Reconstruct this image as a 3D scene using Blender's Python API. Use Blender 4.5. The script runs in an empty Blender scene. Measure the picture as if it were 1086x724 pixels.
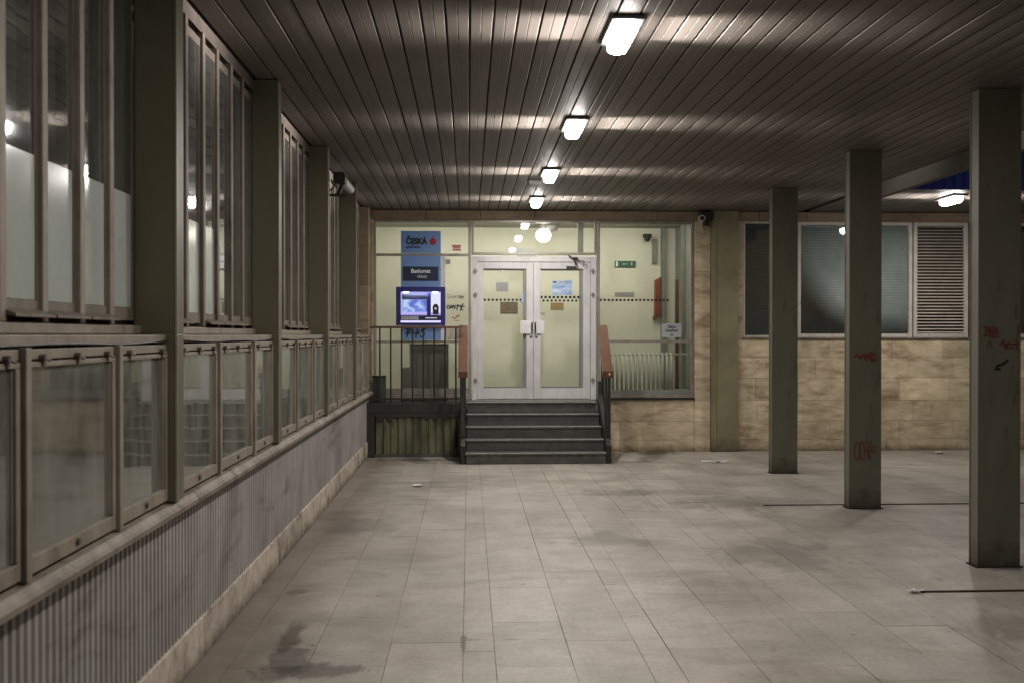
import bpy, math, random
from mathutils import Vector
random.seed(7)
sc = bpy.context.scene
col = sc.collection
R = math.radians

# ------------------------------------------------------------------ materials
def nt(name):
    m = bpy.data.materials.new(name); m.use_nodes = True
    t = m.node_tree
    for n in list(t.nodes): t.nodes.remove(n)
    o = t.nodes.new('ShaderNodeOutputMaterial')
    return m, t, o

def ramp(t, fac, stops):
    r = t.nodes.new('ShaderNodeValToRGB')
    e = r.color_ramp.elements
    e[0].position, e[0].color = stops[0][0], (*stops[0][1], 1)
    e[1].position, e[1].color = stops[-1][0], (*stops[-1][1], 1)
    for p, c in stops[1:-1]:
        x = e.new(p); x.color = (*c, 1)
    t.links.new(fac, r.inputs[0])
    return r.outputs[0]

def noise(t, scale, detail=6, rough=.6, stretch=(1, 1, 1), loc=(0, 0, 0), dist=0):
    tc = t.nodes.new('ShaderNodeTexCoord'); mp = t.nodes.new('ShaderNodeMapping')
    mp.inputs['Scale'].default_value = stretch; mp.inputs['Location'].default_value = loc
    t.links.new(tc.outputs['Object'], mp.inputs[0])
    n = t.nodes.new('ShaderNodeTexNoise')
    n.inputs['Scale'].default_value = scale; n.inputs['Detail'].default_value = detail
    n.inputs['Roughness'].default_value = rough; n.inputs['Distortion'].default_value = dist
    t.links.new(mp.outputs[0], n.inputs['Vector'])
    return n.outputs['Fac']

def mixc(t, fac, a, b, mode='MIX'):
    n = t.nodes.new('ShaderNodeMix'); n.data_type = 'RGBA'; n.blend_type = mode
    for s, v in ((n.inputs[0], fac), (n.inputs[6], a), (n.inputs[7], b)):
        if hasattr(v, 'links') or hasattr(v, 'is_linked'): t.links.new(v, s)
        elif isinstance(v, (int, float)): s.default_value = v
        else: s.default_value = (*v, 1)
    return n.outputs[2]

def mth(t, op, a, b=0.0, clamp=False):
    n = t.nodes.new('ShaderNodeMath'); n.operation = op; n.use_clamp = clamp
    for s, v in ((n.inputs[0], a), (n.inputs[1], b)):
        if isinstance(v, (int, float)): s.default_value = v
        else: t.links.new(v, s)
    return n.outputs[0]

def surf(name, c1, c2=None, rough=.6, scale=6, stretch=(1, 1, 1), metal=0, bump=.0, bscale=60, spec=.5,
         dirt=None, dscale=3, dstretch=(1, 1, 1), dlo=.52, dhi=.68, tone=0, rvar=.12, foot=0, blotch=0):
    """painted / stone / metal surface: two noise tones, optional dirt, bump, per-block tone attribute"""
    m, t, o = nt(name)
    p = t.nodes.new('ShaderNodeBsdfPrincipled')
    c2 = c2 or tuple(x*.8 for x in c1)
    n1 = noise(t, scale, 7, .62, stretch)
    c = ramp(t, n1, [(.32, c2), (.68, c1)])
    if dirt:
        n2 = noise(t, dscale, 9, .7, dstretch, (3.1, 7.7, 1.3), .6)
        f = ramp(t, n2, [(dlo, (0, 0, 0)), (dhi, (1, 1, 1))])
        c = mixc(t, f, c, dirt)
    if blotch:   # broad uneven weathering
        f = ramp(t, noise(t, blotch, 6, .65, (1, 1, .8), (7, 4, 2), .8), [(.33, (.72, .69, .65)), (.5, (.96, .95, .94)), (.68, (1.10, 1.11, 1.13))])
        c = mixc(t, 1.0, c, f, 'MULTIPLY')
    if foot:     # splash dirt near the ground
        tc = t.nodes.new('ShaderNodeTexCoord'); sp = t.nodes.new('ShaderNodeSeparateXYZ'); t.links.new(tc.outputs['Object'], sp.inputs[0])
        hgt = mth(t, 'ADD', mth(t, 'DIVIDE', sp.outputs[2], foot), mth(t, 'MULTIPLY', mth(t, 'SUBTRACT', noise(t, 9, 6, .7), .5), 1.6))
        f = ramp(t, hgt, [(.0, (.38, .35, .31)), (.9, (1, 1, 1))])
        c = mixc(t, 1.0, c, f, 'MULTIPLY')
    if tone:
        a = t.nodes.new('ShaderNodeAttribute'); a.attribute_name = 'tone'
        k = mth(t, 'ADD', mth(t, 'MULTIPLY', a.outputs['Fac'], tone), 1-tone/2)
        cx = t.nodes.new('ShaderNodeCombineXYZ')
        for i in range(3): t.links.new(k, cx.inputs[i])
        c = mixc(t, 1.0, c, cx.outputs[0], 'MULTIPLY')
    t.links.new(c, p.inputs['Base Color'])
    n3 = noise(t, scale*2.3, 5, .6, stretch, (9, 2, 5))
    t.links.new(mth(t, 'ADD', mth(t, 'MULTIPLY', n3, rvar*2), rough-rvar, True), p.inputs['Roughness'])
    p.inputs['Metallic'].default_value = metal
    p.inputs['Specular IOR Level'].default_value = spec
    if bump:
        b = t.nodes.new('ShaderNodeBump'); b.inputs['Strength'].default_value = bump
        b.inputs['Distance'].default_value = .01
        t.links.new(noise(t, bscale, 5, .65, stretch), b.inputs['Height'])
        t.links.new(b.outputs[0], p.inputs['Normal'])
    t.links.new(p.outputs[0], o.inputs[0])
    return m

def emis(name, c, s, vary=None):
    m, t, o = nt(name)
    e = t.nodes.new('ShaderNodeEmission'); e.inputs[0].default_value = (*c, 1); e.inputs[1].default_value = s
    if vary:
        t.links.new(ramp(t, noise(t, vary[0], 3, .5), [(.35, vary[1]), (.5, c), (.65, vary[2])]), e.inputs[0])
    t.links.new(e.outputs[0], o.inputs[0])
    return m

def glass(name, tint=(.9, .93, .9), ior=1.5, rough=.01, dirty=.08, dcol=(.3, .3, .27), wav=0, boost=1.0):
    m, t, o = nt(name)
    tr = t.nodes.new('ShaderNodeBsdfTransparent'); tr.inputs[0].default_value = (*tint, 1)
    gl = t.nodes.new('ShaderNodeBsdfGlossy'); gl.inputs[0].default_value = (.92, .95, .95, 1); gl.inputs['Roughness'].default_value = rough
    fr = t.nodes.new('ShaderNodeFresnel'); fr.inputs[0].default_value = ior
    if wav:
        b = t.nodes.new('ShaderNodeBump'); b.inputs['Strength'].default_value = wav; b.inputs['Distance'].default_value = .02
        t.links.new(noise(t, 2.2, 2, .5), b.inputs['Height'])
        t.links.new(b.outputs[0], gl.inputs['Normal'])
    mx = t.nodes.new('ShaderNodeMixShader')
    t.links.new(mth(t, 'MULTIPLY', fr.outputs[0], boost, True), mx.inputs[0])
    t.links.new(tr.outputs[0], mx.inputs[1]); t.links.new(gl.outputs[0], mx.inputs[2])
    df = t.nodes.new('ShaderNodeBsdfDiffuse'); df.inputs[0].default_value = (*dcol, 1)
    m2 = t.nodes.new('ShaderNodeMixShader')
    f = ramp(t, noise(t, 5, 8, .7, (1, 1, .35)), [(.35, (dirty*.4,)*3), (.75, (min(1, dirty*2.2),)*3)])
    t.links.new(f, m2.inputs[0]); t.links.new(mx.outputs[0], m2.inputs[1]); t.links.new(df.outputs[0], m2.inputs[2])
    t.links.new(m2.outputs[0], o.inputs[0])
    return m

M = {}
M['column'] = surf('column_paint', (.13, .125, .088), (.10, .096, .068), .5, 3, (1, 1, .4), bump=.12, bscale=70, dirt=(.055, .045, .03), dscale=7, dstretch=(1, 1, .3), dlo=.56, dhi=.72, foot=.22)
M['frame_dim'] = surf('dim_frame', (.165, .14, .108), (.11, .092, .07), .55, 9, (1, 1, .5), bump=.15, bscale=120, dirt=(.06, .048, .035), dscale=7, dstretch=(1, 1, .4), dlo=.54, dhi=.72)  # darker copy of the frame colour, dimmer light put in the tone
M['column_left'] = surf('column_paint_left', (.12, .112, .068), (.093, .087, .053), .45, 3, (1, 1, .4), bump=.08, bscale=70, dirt=(.07, .06, .035), dscale=7, dstretch=(1, 1, .3), dlo=.6, dhi=.75)
M['pilaster'] = surf('pilaster_paint', (.235, .215, .125), (.19, .175, .10), .5, 3, (1, 1, .4), bump=.05, bscale=90, foot=.25, blotch=1.8)
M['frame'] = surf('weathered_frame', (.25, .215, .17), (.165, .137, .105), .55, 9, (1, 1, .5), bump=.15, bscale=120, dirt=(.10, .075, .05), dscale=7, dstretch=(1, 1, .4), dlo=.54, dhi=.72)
M['frame_dark'] = surf('dark_frame', (.11, .085, .065), (.06, .05, .04), .6, 12)
M['sill'] = surf('grimy_sill', (.27, .235, .19), (.13, .105, .08), .6, 5, (1, 1, 1), bump=.15, dirt=(.08, .06, .045), dscale=4, dlo=.5, dhi=.66)
M['corr'] = surf('ribbed_cladding', (.33, .318, .308), (.24, .23, .22), .42, 5, (1, 1, .3), bump=.08, dirt=(.11, .092, .075), dscale=2.1, dstretch=(1, .45, 1.6), dlo=.54, dhi=.74, blotch=1.1)
M['plinth'] = surf('plinth_stone', (.50, .445, .37), (.32, .275, .22), .7, 11, (1, 1, 1), bump=.3, dirt=(.13, .10, .075), dscale=4, dlo=.50, dhi=.68, tone=.3, foot=.10, blotch=3)
M['travertine'] = surf('travertine', (.64, .545, .385), (.42, .34, .215), .62, 3.6, (1, 1, 2.6), bump=.25, bscale=40, dirt=(.20, .125, .065), dscale=1.5, dstretch=(1, 1, 3.2), dlo=.49, dhi=.72, tone=.34, foot=.12, blotch=1.3)
M['joint'] = surf('mortar', (.24, .19, .14), (.10, .08, .06), .8, 4)
M['joint_floor'] = surf('floor_joint_grime', (.26, .23, .19), (.035, .03, .025), .9, 1.7, (1.5, 1, 1))
M['band'] = surf('lintel_stone', (.25, .185, .12), (.17, .12, .075), .65, 5, (1, 1, 3), bump=.2, tone=.3)
M['white'] = surf('white_door_paint', (.56, .55, .555), (.43, .42, .415), .38, 6, (1, 1, .5), bump=.04, dirt=(.3, .26, .23), dscale=7, dlo=.6, dhi=.8)
M['alu'] = surf('dull_aluminium', (.33, .31, .27), (.24, .22, .18), .4, 8, (1, 1, .3), metal=.35, dirt=(.13, .11, .08), dscale=6, dlo=.56, dhi=.75)
M['offwhite'] = surf('office_frame', (.52, .49, .44), (.4, .37, .33), .5, 8, dirt=(.2, .16, .12), dscale=8, dlo=.58, dhi=.75)
M['lobby_wall'] = surf('lobby_wall_paint', (.66, .655, .545), (.61, .605, .50), .6, 2)
M['lobby_ceiling'] = surf('lobby_ceiling_tile', (.33, .34, .29), (.3, .3, .26), .7, 3)
M['lobby_grey'] = surf('grey_metal', (.20, .215, .19), (.16, .17, .15), .5, 5)
M['step'] = surf('step_stone', (.085, .084, .075), (.042, .043, .038), .5, 10, (1, 1, 1), bump=.15, dirt=(.10, .095, .08), dscale=5, dlo=.55, dhi=.8)
M['nosing'] = surf('worn_nosing', (.33, .33, .30), (.17, .17, .15), .4, 14, (1, 1, 1))
M['black'] = surf('black_paint', (.018, .017, .015), (.01, .01, .009), .5, 9, rvar=.15)
M['blackrust'] = surf('rusty_black', (.03, .026, .02), (.014, .012, .01), .6, 14, dirt=(.10, .055, .03), dscale=10, dlo=.62, dhi=.75)
M['rustrail'] = surf('rusty_rail', (.13, .06, .04), (.07, .035, .025), .5, 14)
M['wood'] = surf('red_wood', (.13, .048, .019), (.055, .021, .010), .38, 8, (3, 3, .35), bump=.1, dirt=(.05, .02, .012), dscale=5, dlo=.55, dhi=.72)
M['green'] = surf('mossy_green', (.16, .16, .085), (.085, .09, .05), .6, 6, (1, 1, .4), dirt=(.025, .025, .015), dscale=6, dstretch=(1.3, 1, .25), dlo=.5, dhi=.66)
M['blue_sign'] = surf('blue_sign', (.13, .235, .46), (.12, .22, .43), .4, 3)
M['navy'] = surf('navy_enamel', (.022, .022, .16), (.02, .018, .12), .35, 3)
M['darkblue'] = surf('dark_sign_panel', (.01, .02, .05), None, .4, 3)
M['ink'] = surf('black_ink', (.008, .008, .01), None, .6, 5)
M['redink'] = surf('red_spray', (.17, .028, .02), (.10, .02, .015), .6, 20)
M['faded_red'] = surf('faded_red_pen', (.4, .12, .10), None, .6, 20)
M['logo_red'] = surf('logo_red', (.5, .02, .04), None, .5, 5)
M['print'] = surf('white_print', (.75, .78, .8), None, .5, 5)
M['printdim'] = surf('grey_print', (.38, .42, .45), None, .5, 5)
M['bluefascia'] = surf('blue_sheet', (.06, .085, .50), (.04, .06, .36), .5, 3)
M['beam'] = surf('edge_beam', (.035, .031, .021), (.027, .024, .017), .6, 4)
M['roof'] = surf('roof_felt', (.05, .05, .05), None, .9, 3)
M['interior'] = surf('dark_interior', (.05, .048, .042), (.03, .03, .026), .9, 2)
M['curtain'] = surf('whitewashed_film', (.39, .43, .395), (.30, .34, .315), .13, 3, (1, 1, .5), spec=.9, rvar=.03, dirt=(.2, .22, .2), dscale=6, dlo=.6, dhi=.8)
M['drape'] = surf('grey_drape', (.17, .155, .13), (.10, .09, .075), .9, 6, (1, 8, .3))
M['housing'] = surf('lamp_housing', (.17, .16, .16), (.12, .11, .11), .5, 9)
M['diffuser'] = emis('lamp_diffuser', (1, .94, .90), 55)
M['globe'] = emis('globe_glow', (1, .96, .84), 14)
M['radiator'] = surf('radiator_paint', (.55, .56, .49), (.46, .47, .42), .4, 3)
M['red'] = surf('red_board', (.20, .05, .035), (.13, .03, .02), .45, 6)
M['exit_green'] = surf('exit_green', (.02, .12, .06), None, .4, 3)
M['grey_print'] = surf('grey_notice', (.27, .285, .27), (.23, .24, .23), .6, 6)
M['notice'] = surf('notice_paper', (.36, .39, .40), (.32, .34, .36), .6, 6)
M['paper'] = surf('paper', (.62, .62, .62), None, .7, 6)
M['brown_print'] = surf('brown_sticker', (.12, .10, .06), (.035, .03, .02), .5, 40)
M['brass'] = surf('brass_sticker', (.22, .16, .05), (.14, .10, .03), .5, 12)
M['poster'] = surf('blue_poster', (.55, .62, .68), (.10, .22, .45), .4, 5, (1, 1, 3))
M['atm_lav'] = emis('atm_lit_panel', (.50, .46, .95), .95)  # emission puts the niche's lit interior into the panel
M['atm_white'] = emis('atm_white_panel', (.72, .70, 1.0), 1.1)  # white niche parts glow to look lit as well
M['atm_light'] = emis('atm_spot', (.85, .9, 1.0), 6)
M['atm_screen'] = emis('atm_screen', (.16, .22, .75), .9, (7, (.10, .14, .6), (.55, .75, 1.0)))
M['atm_key'] = surf('atm_keys', (.5, .5, .6), None, .5, 20)
M['slat'] = surf('blind_slat', (.40, .46, .45), (.32, .38, .37), .36, 4, spec=.45)
M['louvre'] = surf('louvre_slat', (.5, .45, .4), (.36, .32, .27), .5, 5)
M['silver'] = surf('camera_shell', (.55, .54, .5), None, .3, 5, metal=.8)
M['lens'] = surf('lens_ring', (.5, .5, .48), None, .3, 5)
M['bin'] = surf('bin_metal', (.07, .075, .065), (.04, .042, .038), .5, 12, (1, 1, .3))
M['glass_low'] = glass('lower_glass', (.62, .62, .56), 1.75, .035, .30, (.26, .26, .225), .08, 1.7)
M['glass_up'] = glass('upper_glass', (.78, .82, .80), 1.8, .035, .09, (.27, .29, .27), .10, 2.2)
M['glass_lobby'] = glass('lobby_glass', (.93, .94, .90), 1.5, .004, .03, (.4, .4, .3), 0, 1.6)
M['glass_office'] = glass('office_glass', (.8, .83, .82), 1.5, .03, .06, (.2, .22, .22), 0, 1.6)
M['drain'] = surf('drain_metal', (.022, .02, .018), None, .9, 12, spec=.1)  # near-black, carries the shade inside the drain grooves
M['asphalt'] = surf('courtyard_asphalt', (.055, .052, .05), (.04, .038, .036), .85, 3, bump=.3)

# paving slabs: worn light stone with grime, stain near the camera-left
def paving_mat():
    m, t, o = nt('paving_slabs')
    p = t.nodes.new('ShaderNodeBsdfPrincipled')
    a = t.nodes.new('ShaderNodeAttribute'); a.attribute_name = 'tone'
    c = ramp(t, noise(t, 1.1, 8, .62, (1, .7, 1)), [(.28, (.25, .228, .196)), (.5, (.335, .308, .27)), (.72, (.40, .370, .328))])
    k = mth(t, 'ADD', mth(t, 'MULTIPLY', a.outputs['Fac'], .17), .915)
    cx = t.nodes.new('ShaderNodeCombineXYZ')
    for i in range(3): t.links.new(k, cx.inputs[i])
    c = mixc(t, 1.0, c, cx.outputs[0], 'MULTIPLY')
    wipe = ramp(t, noise(t, 1.5, 8, .68, (.6, 1.5, 1), (6, 2, 0), 1.2), [(.36, (.80, .785, .765)), (.60, (1.05, 1.05, 1.05))])
    c = mixc(t, .9, c, wipe, 'MULTIPLY')
    streak = ramp(t, noise(t, 1.6, 8, .75, (1.2, .16, 1), (1, 5, 0), .3), [(.56, (1, 1, 1)), (.70, (.80, .77, .74))])
    c = mixc(t, .8, c, streak, 'MULTIPLY')
    fine = ramp(t, noise(t, 34, 6, .7), [(.33, (.80, .79, .78)), (.6, (1, 1, 1))])
    c = mixc(t, 1.0, c, fine, 'MULTIPLY')
    blot = ramp(t, noise(t, .75, 9, .72, (1.3, .6, 1), (4, 1, 0), .5), [(.40, (1.10, 1.10, 1.10)), (.52, (.97, .965, .96)), (.70, (.66, .63, .60))])
    c = mixc(t, .85, c, blot, 'MULTIPLY')
    spots = ramp(t, noise(t, 7.5, 3, .5, (1, .8, 1), (2, 8, 0)), [(.68, (1, 1, 1)), (.76, (.62, .59, .56))])
    c = mixc(t, .6, c, spots, 'MULTIPLY')
    tc = t.nodes.new('ShaderNodeTexCoord'); sp = t.nodes.new('ShaderNodeSeparateXYZ')
    t.links.new(tc.outputs['Object'], sp.inputs[0])
    def blob(cxp, cyp, rx, ry, thr, strength):
        dx = mth(t, 'DIVIDE', mth(t, 'SUBTRACT', sp.outputs[0], cxp), rx)
        dy = mth(t, 'DIVIDE', mth(t, 'SUBTRACT', sp.outputs[1], cyp), ry)
        d = mth(t, 'SQRT', mth(t, 'ADD', mth(t, 'MULTIPLY', dx, dx), mth(t, 'MULTIPLY', dy, dy)))
        n = noise(t, 3.5, 6, .7, (1, .6, 1), (cxp, cyp, 0), 1.0)
        v = mth(t, 'ADD', d, mth(t, 'MULTIPLY', mth(t, 'SUBTRACT', n, .5), 3.2))
        return ramp(t, v, [(thr*.55, (1-strength,)*3), (thr, (1, 1, 1))])
    for args in ((-.95, 5.2, .16, .40, 1.15, .5), (-.80, 5.05, .34, .12, 1.15, .5), (-1.0, 5.6, .07, .34, 1.0, .55), (.25, 5.52, .36, .03, .55, .45), (-.03, 5.45, .025, .22, .7, .6), (1.1, 8.2, .5, .35, .9, .25), (2.4, 7.6, .5, .8, .9, .28), (3.5, 5.6, .9, .5, .9, .25), (-.9, 8.8, .4, .5, .9, .22), (1.6, 10.6, .5, .3, .9, .3), (3.9, 7.1, .28, .15, .9, .45), (3.9, 9.6, .28, .15, .9, .45), (3.9, 12.05, .28, .15, .9, .45), (2.7, 14.2, .45, .3, .9, .5), (-1.15, 6.6, .12, .12, .6, .4), (2.0, 13.0, .9, .5, .8, .25), (-.6, 13.5, .9, .2, .8, .5), (3.0, 9.9, 1.6, .5, .8, .25)):
        c = mixc(t, 1.0, c, blob(*args), 'MULTIPLY')
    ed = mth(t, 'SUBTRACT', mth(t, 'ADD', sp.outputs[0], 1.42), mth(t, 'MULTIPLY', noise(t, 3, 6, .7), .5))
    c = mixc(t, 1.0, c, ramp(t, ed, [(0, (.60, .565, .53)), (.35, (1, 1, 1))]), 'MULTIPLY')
    # hairline cracks and chewing gum
    v = t.nodes.new('ShaderNodeTexVoronoi'); v.inputs['Scale'].default_value = 2.3; v.inputs['Randomness'].default_value = 1
    t.links.new(tc.outputs['Object'], v.inputs['Vector'])
    c = mixc(t, 1.0, c, ramp(t, v.outputs['Distance'], [(.035, (.55, .53, .5)), (.05, (1, 1, 1))]), 'MULTIPLY')
    t.links.new(c, p.inputs['Base Color'])
    t.links.new(mth(t, 'ADD', mth(t, 'MULTIPLY', noise(t, 3.1, 7, .7), .35), .33), p.inputs['Roughness'])
    p.inputs['Specular IOR Level'].default_value = .45
    b = t.nodes.new('ShaderNodeBump'); b.inputs['Strength'].default_value = .22; b.inputs['Distance'].default_value = .008
    t.links.new(mth(t, 'ADD', noise(t, 45, 6, .7), mth(t, 'MULTIPLY', noise(t, 5, 4, .6), 1.5)), b.inputs['Height'])
    t.links.new(b.outputs[0], p.inputs['Normal'])
    t.links.new(p.outputs[0], o.inputs[0])
    return m
M['paving'] = paving_mat()

def ceiling_mat():
    m, t, o = nt('ceiling_lamella')
    p = t.nodes.new('ShaderNodeBsdfPrincipled')
    a = t.nodes.new('ShaderNodeAttribute'); a.attribute_name = 'tone'
    c = ramp(t, noise(t, 1.3, 7, .6, (2.5, .5, 1)), [(.3, (.110, .096, .082)), (.7, (.156, .138, .119))])
    k = mth(t, 'ADD', mth(t, 'MULTIPLY', a.outputs['Fac'], .22), .89)
    cx = t.nodes.new('ShaderNodeCombineXYZ')
    for i in range(3): t.links.new(k, cx.inputs[i])
    c = mixc(t, 1.0, c, cx.outputs[0], 'MULTIPLY')
    sc_ = ramp(t, noise(t, 16, 4, .75, (1, .35, 1), (5, 3, 0), 1.5), [(.70, (0, 0, 0)), (.76, (1, 1, 1))])
    c = mixc(t, mth(t, 'MULTIPLY', sc_, .35), c, (.4, .38, .36))
    t.links.new(c, p.inputs['Base Color'])
    t.links.new(mth(t, 'ADD', mth(t, 'MULTIPLY', noise(t, 6, 5, .6, (1, .3, 1)), .18), .46), p.inputs['Roughness'])
    p.inputs['Specular IOR Level'].default_value = .2
    b = t.nodes.new('ShaderNodeBump'); b.inputs['Strength'].default_value = .03; b.inputs['Distance'].default_value = .01
    t.links.new(noise(t, 8, 3, .5, (1, .3, 1)), b.inputs['Height'])
    t.links.new(b.outputs[0], p.inputs['Normal'])
    t.links.new(p.outputs[0], o.inputs[0])
    return m
M['ceiling'] = ceiling_mat()

# ------------------------------------------------------------------ mesh helpers
def rootloc(p):
    v = Vector((0, 0, 0))
    while p is not None:
        v = v + p.location; p = p.parent
    return v

class MB:
    def __init__(s): s.v = []; s.f = []; s.tone = []; s.t = .5
    def add(s, vs, fs):
        b = len(s.v); s.v += [tuple(x) for x in vs]
        for f in fs: s.f.append(tuple(b+i for i in f)); s.tone.append(s.t)
        return s
    def box(s, x0, y0, z0, x1, y1, z1):
        if x0 > x1: x0, x1 = x1, x0
        if y0 > y1: y0, y1 = y1, y0
        if z0 > z1: z0, z1 = z1, z0
        return s.add([(x0,y0,z0),(x1,y0,z0),(x1,y1,z0),(x0,y1,z0),(x0,y0,z1),(x1,y0,z1),(x1,y1,z1),(x0,y1,z1)],
                     [(0,3,2,1),(4,5,6,7),(0,1,5,4),(1,2,6,5),(2,3,7,6),(3,0,4,7)])
    def prism(s, prof, axis, a0, a1):
        """extrude a 2-D outline along an axis: axis 'x' uses (y,z), 'y' uses (x,z), 'z' uses (x,y)"""
        n = len(prof); put = {'x': lambda p, a: (a, p[0], p[1]), 'y': lambda p, a: (p[0], a, p[1]), 'z': lambda p, a: (p[0], p[1], a)}[axis]
        vs = [put(p, a0) for p in prof]+[put(p, a1) for p in prof]
        fs = [(i, (i+1) % n, n+(i+1) % n, n+i) for i in range(n)]+[tuple(range(n))[::-1], tuple(range(n, 2*n))]
        return s.add(vs, fs)
    def cyl(s, p0, p1, r0, r1=None, n=16):
        r1 = r0 if r1 is None else r1
        p0, p1 = Vector(p0), Vector(p1); d = (p1-p0).normalized()
        u = d.orthogonal().normalized(); w = d.cross(u)
        vs = []
        for p, r in ((p0, r0), (p1, r1)):
            for i in range(n):
                a = 2*math.pi*i/n; vs.append(p+u*math.cos(a)*r+w*math.sin(a)*r)
        return s.add(vs, [(i, (i+1) % n, n+(i+1) % n, n+i) for i in range(n)]+[tuple(range(n))[::-1], tuple(range(n, 2*n))])
    def tube(s, pts, r, n=8):
        pts = [Vector(p) for p in pts]; rings = []
        for i, p in enumerate(pts):
            d = (pts[min(i+1, len(pts)-1)]-pts[max(i-1, 0)]).normalized()
            u = d.cross(Vector((0.13, .21, .97))).normalized(); w = d.cross(u)
            rings.append([p+u*math.cos(2*math.pi*k/n)*r+w*math.sin(2*math.pi*k/n)*r for k in range(n)])
        vs = [v for ring in rings for v in ring]; fs = []
        for i in range(len(pts)-1):
            for k in range(n): fs.append((i*n+k, i*n+(k+1) % n, (i+1)*n+(k+1) % n, (i+1)*n+k))
        fs += [tuple(range(n))[::-1], tuple(range((len(pts)-1)*n, len(pts)*n))]
        return s.add(vs, fs)
    def ball(s, c, r, n=20, m=12, sz=1, z0=-1):
        vs = []; fs = []
        for j in range(m+1):
            ph = math.pi*j/m
            for i in range(n):
                a = 2*math.pi*i/n; vs.append((c[0]+r*math.sin(ph)*math.cos(a), c[1]+r*math.sin(ph)*math.sin(a), c[2]+r*sz*math.cos(ph)))
        for j in range(m):
            for i in range(n): fs.append((j*n+i, (j+1)*n+i, (j+1)*n+(i+1) % n, j*n+(i+1) % n))
        return s.add(vs, fs)
    def stroke(s, pts, w, y, th=.0015):
        """a pen or spray stroke lying on a wall that faces the viewer (plane y)"""
        for (x0, z0), (x1, z1) in zip(pts[:-1], pts[1:]):
            d = Vector((x1-x0, z1-z0)); L = max(d.length, 1e-5); d /= L; nrm = Vector((-d.y, d.x))*w/2; e = d*w*.35
            a = [(x0-e.x+nrm.x, z0-e.y+nrm.y), (x1+e.x+nrm.x, z1+e.y+nrm.y), (x1+e.x-nrm.x, z1+e.y-nrm.y), (x0-e.x-nrm.x, z0-e.y-nrm.y)]
            s.add([(p[0], y, p[1]) for p in a], [(0, 1, 2, 3)])
            y -= .00012
        return s
    def build(s, name, mat, parent=None, smooth=False, bevel=0, label=None):
        o_ = rootloc(parent) if parent else Vector((0, 0, 0))
        me = bpy.data.meshes.new(name)
        me.from_pydata([(v[0]-o_.x, v[1]-o_.y, v[2]-o_.z) for v in s.v], [], s.f)
        at = me.attributes.new('tone', 'FLOAT', 'FACE')
        for i, t in enumerate(s.tone): at.data[i].value = t
        me.materials.append(M[mat] if isinstance(mat, str) else mat)
        if smooth:
            for p in me.polygons: p.use_smooth = True
        me.update()
        ob = bpy.data.objects.new(name, me); col.objects.link(ob)
        if parent: ob.parent = parent
        if bevel:
            b = ob.modifiers.new('bevel', 'BEVEL'); b.width = bevel; b.segments = 2; b.limit_method = 'ANGLE'
        if label: ob['label'] = label
        return ob

def B(*a): return MB().box(*a)
def thing(name, loc, label, cat, group=None):
    o = bpy.data.objects.new(name, None); o.empty_display_size = .1; col.objects.link(o)
    o.location = loc; o['label'] = label; o['category'] = cat
    if group: o['group'] = group
    return o
def tag(o, label, cat, group=None):
    o['label'] = label; o['category'] = cat
    if group: o['group'] = group
    return o
def struct(o): o['kind'] = 'structure'; return o
def dup(root, loc, label=None):
    def rec(o, par):
        c = o.copy(); col.objects.link(c)
        if par is not None: c.parent = par
        for ch in [x for x in bpy.data.objects if x.parent == o]: rec(ch, c)
        return c
    r = rec(root, None); r.location = loc
    if label: r['label'] = label
    return r
def text(s, x, z, size, y, mat, name, parent, align='CENTER', sx=1.0, bold=0.0):
    cu = bpy.data.curves.new(name, 'FONT'); cu.body = s; cu.size = size; cu.align_x = align; cu.offset = bold
    tmp = bpy.data.objects.new(name, cu); col.objects.link(tmp)
    dg = bpy.context.evaluated_depsgraph_get(); me = bpy.data.meshes.new_from_object(tmp.evaluated_get(dg))
    bpy.data.objects.remove(tmp)
    o_ = rootloc(parent)
    for v in me.vertices:
        a, b = v.co.x*sx, v.co.y
        v.co = (x+a-o_.x, y-o_.y, z+b-o_.z)
    me.materials.clear(); me.materials.append(M[mat])
    ob = bpy.data.objects.new(name, me); col.objects.link(ob); ob.parent = parent
    return ob

CEIL = 3.50
WALL = 14.35      # front face of the stone front
# ------------------------------------------------------------------ ground
g = MB(); g.box(-60, -60, -.30, 90, 90, -.028); struct(g.build('ground', 'asphalt'))
bed = MB(); bed.box(-1.6, -7, -.02, 12.5, 16.2, -.007); struct(bed.build('paving_joints', 'joint_floor'))
pv = MB()
xs = []; x = -1.41+.02
edges = [-1.41, -1.23]
k = 0
x = -1.23
seq = [.40, .40, .40, .17]   # -.83 -.43 -.03 .14
pat = [.40, .38, .16]
for w in seq: x += w; edges.append(round(x, 3))
while x < 12.4:
    for w in pat: x += w; edges.append(round(x, 3))
for i in range(len(edges)-1):
    y = -7 + random.uniform(0, .6)
    y0 = -7
    while y0 < 16.2:
        y1 = min(y, 16.2); gp = .0028
        pv.t = min(1, max(0, random.gauss(.5, .28)))
        h = random.uniform(-.0008, .0008); h2 = h+random.uniform(-.0006, .0006)
        X0, X1 = edges[i]+gp*random.uniform(.2, .9), edges[i+1]-gp*random.uniform(.2, .9)
        cj = random.choice((.0001, .0001, .0003, .0012)); Y0, Y1 = y0+cj, y1-cj
        if Y1-Y0 > .02:
            pv.add([(X0,Y0,-.03),(X1,Y0,-.03),(X1,Y1,-.03),(X0,Y1,-.03),(X0,Y0,h),(X1,Y0,h2),(X1,Y1,h2),(X0,Y1,h)],
                   [(4,5,6,7),(0,1,5,4),(1,2,6,5),(2,3,7,6),(3,0,4,7)])
        y0 = y1; y = y1+random.choice((.8, .8, 1.2, .8, .4))
struct(pv.build('paving', 'paving'))
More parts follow.
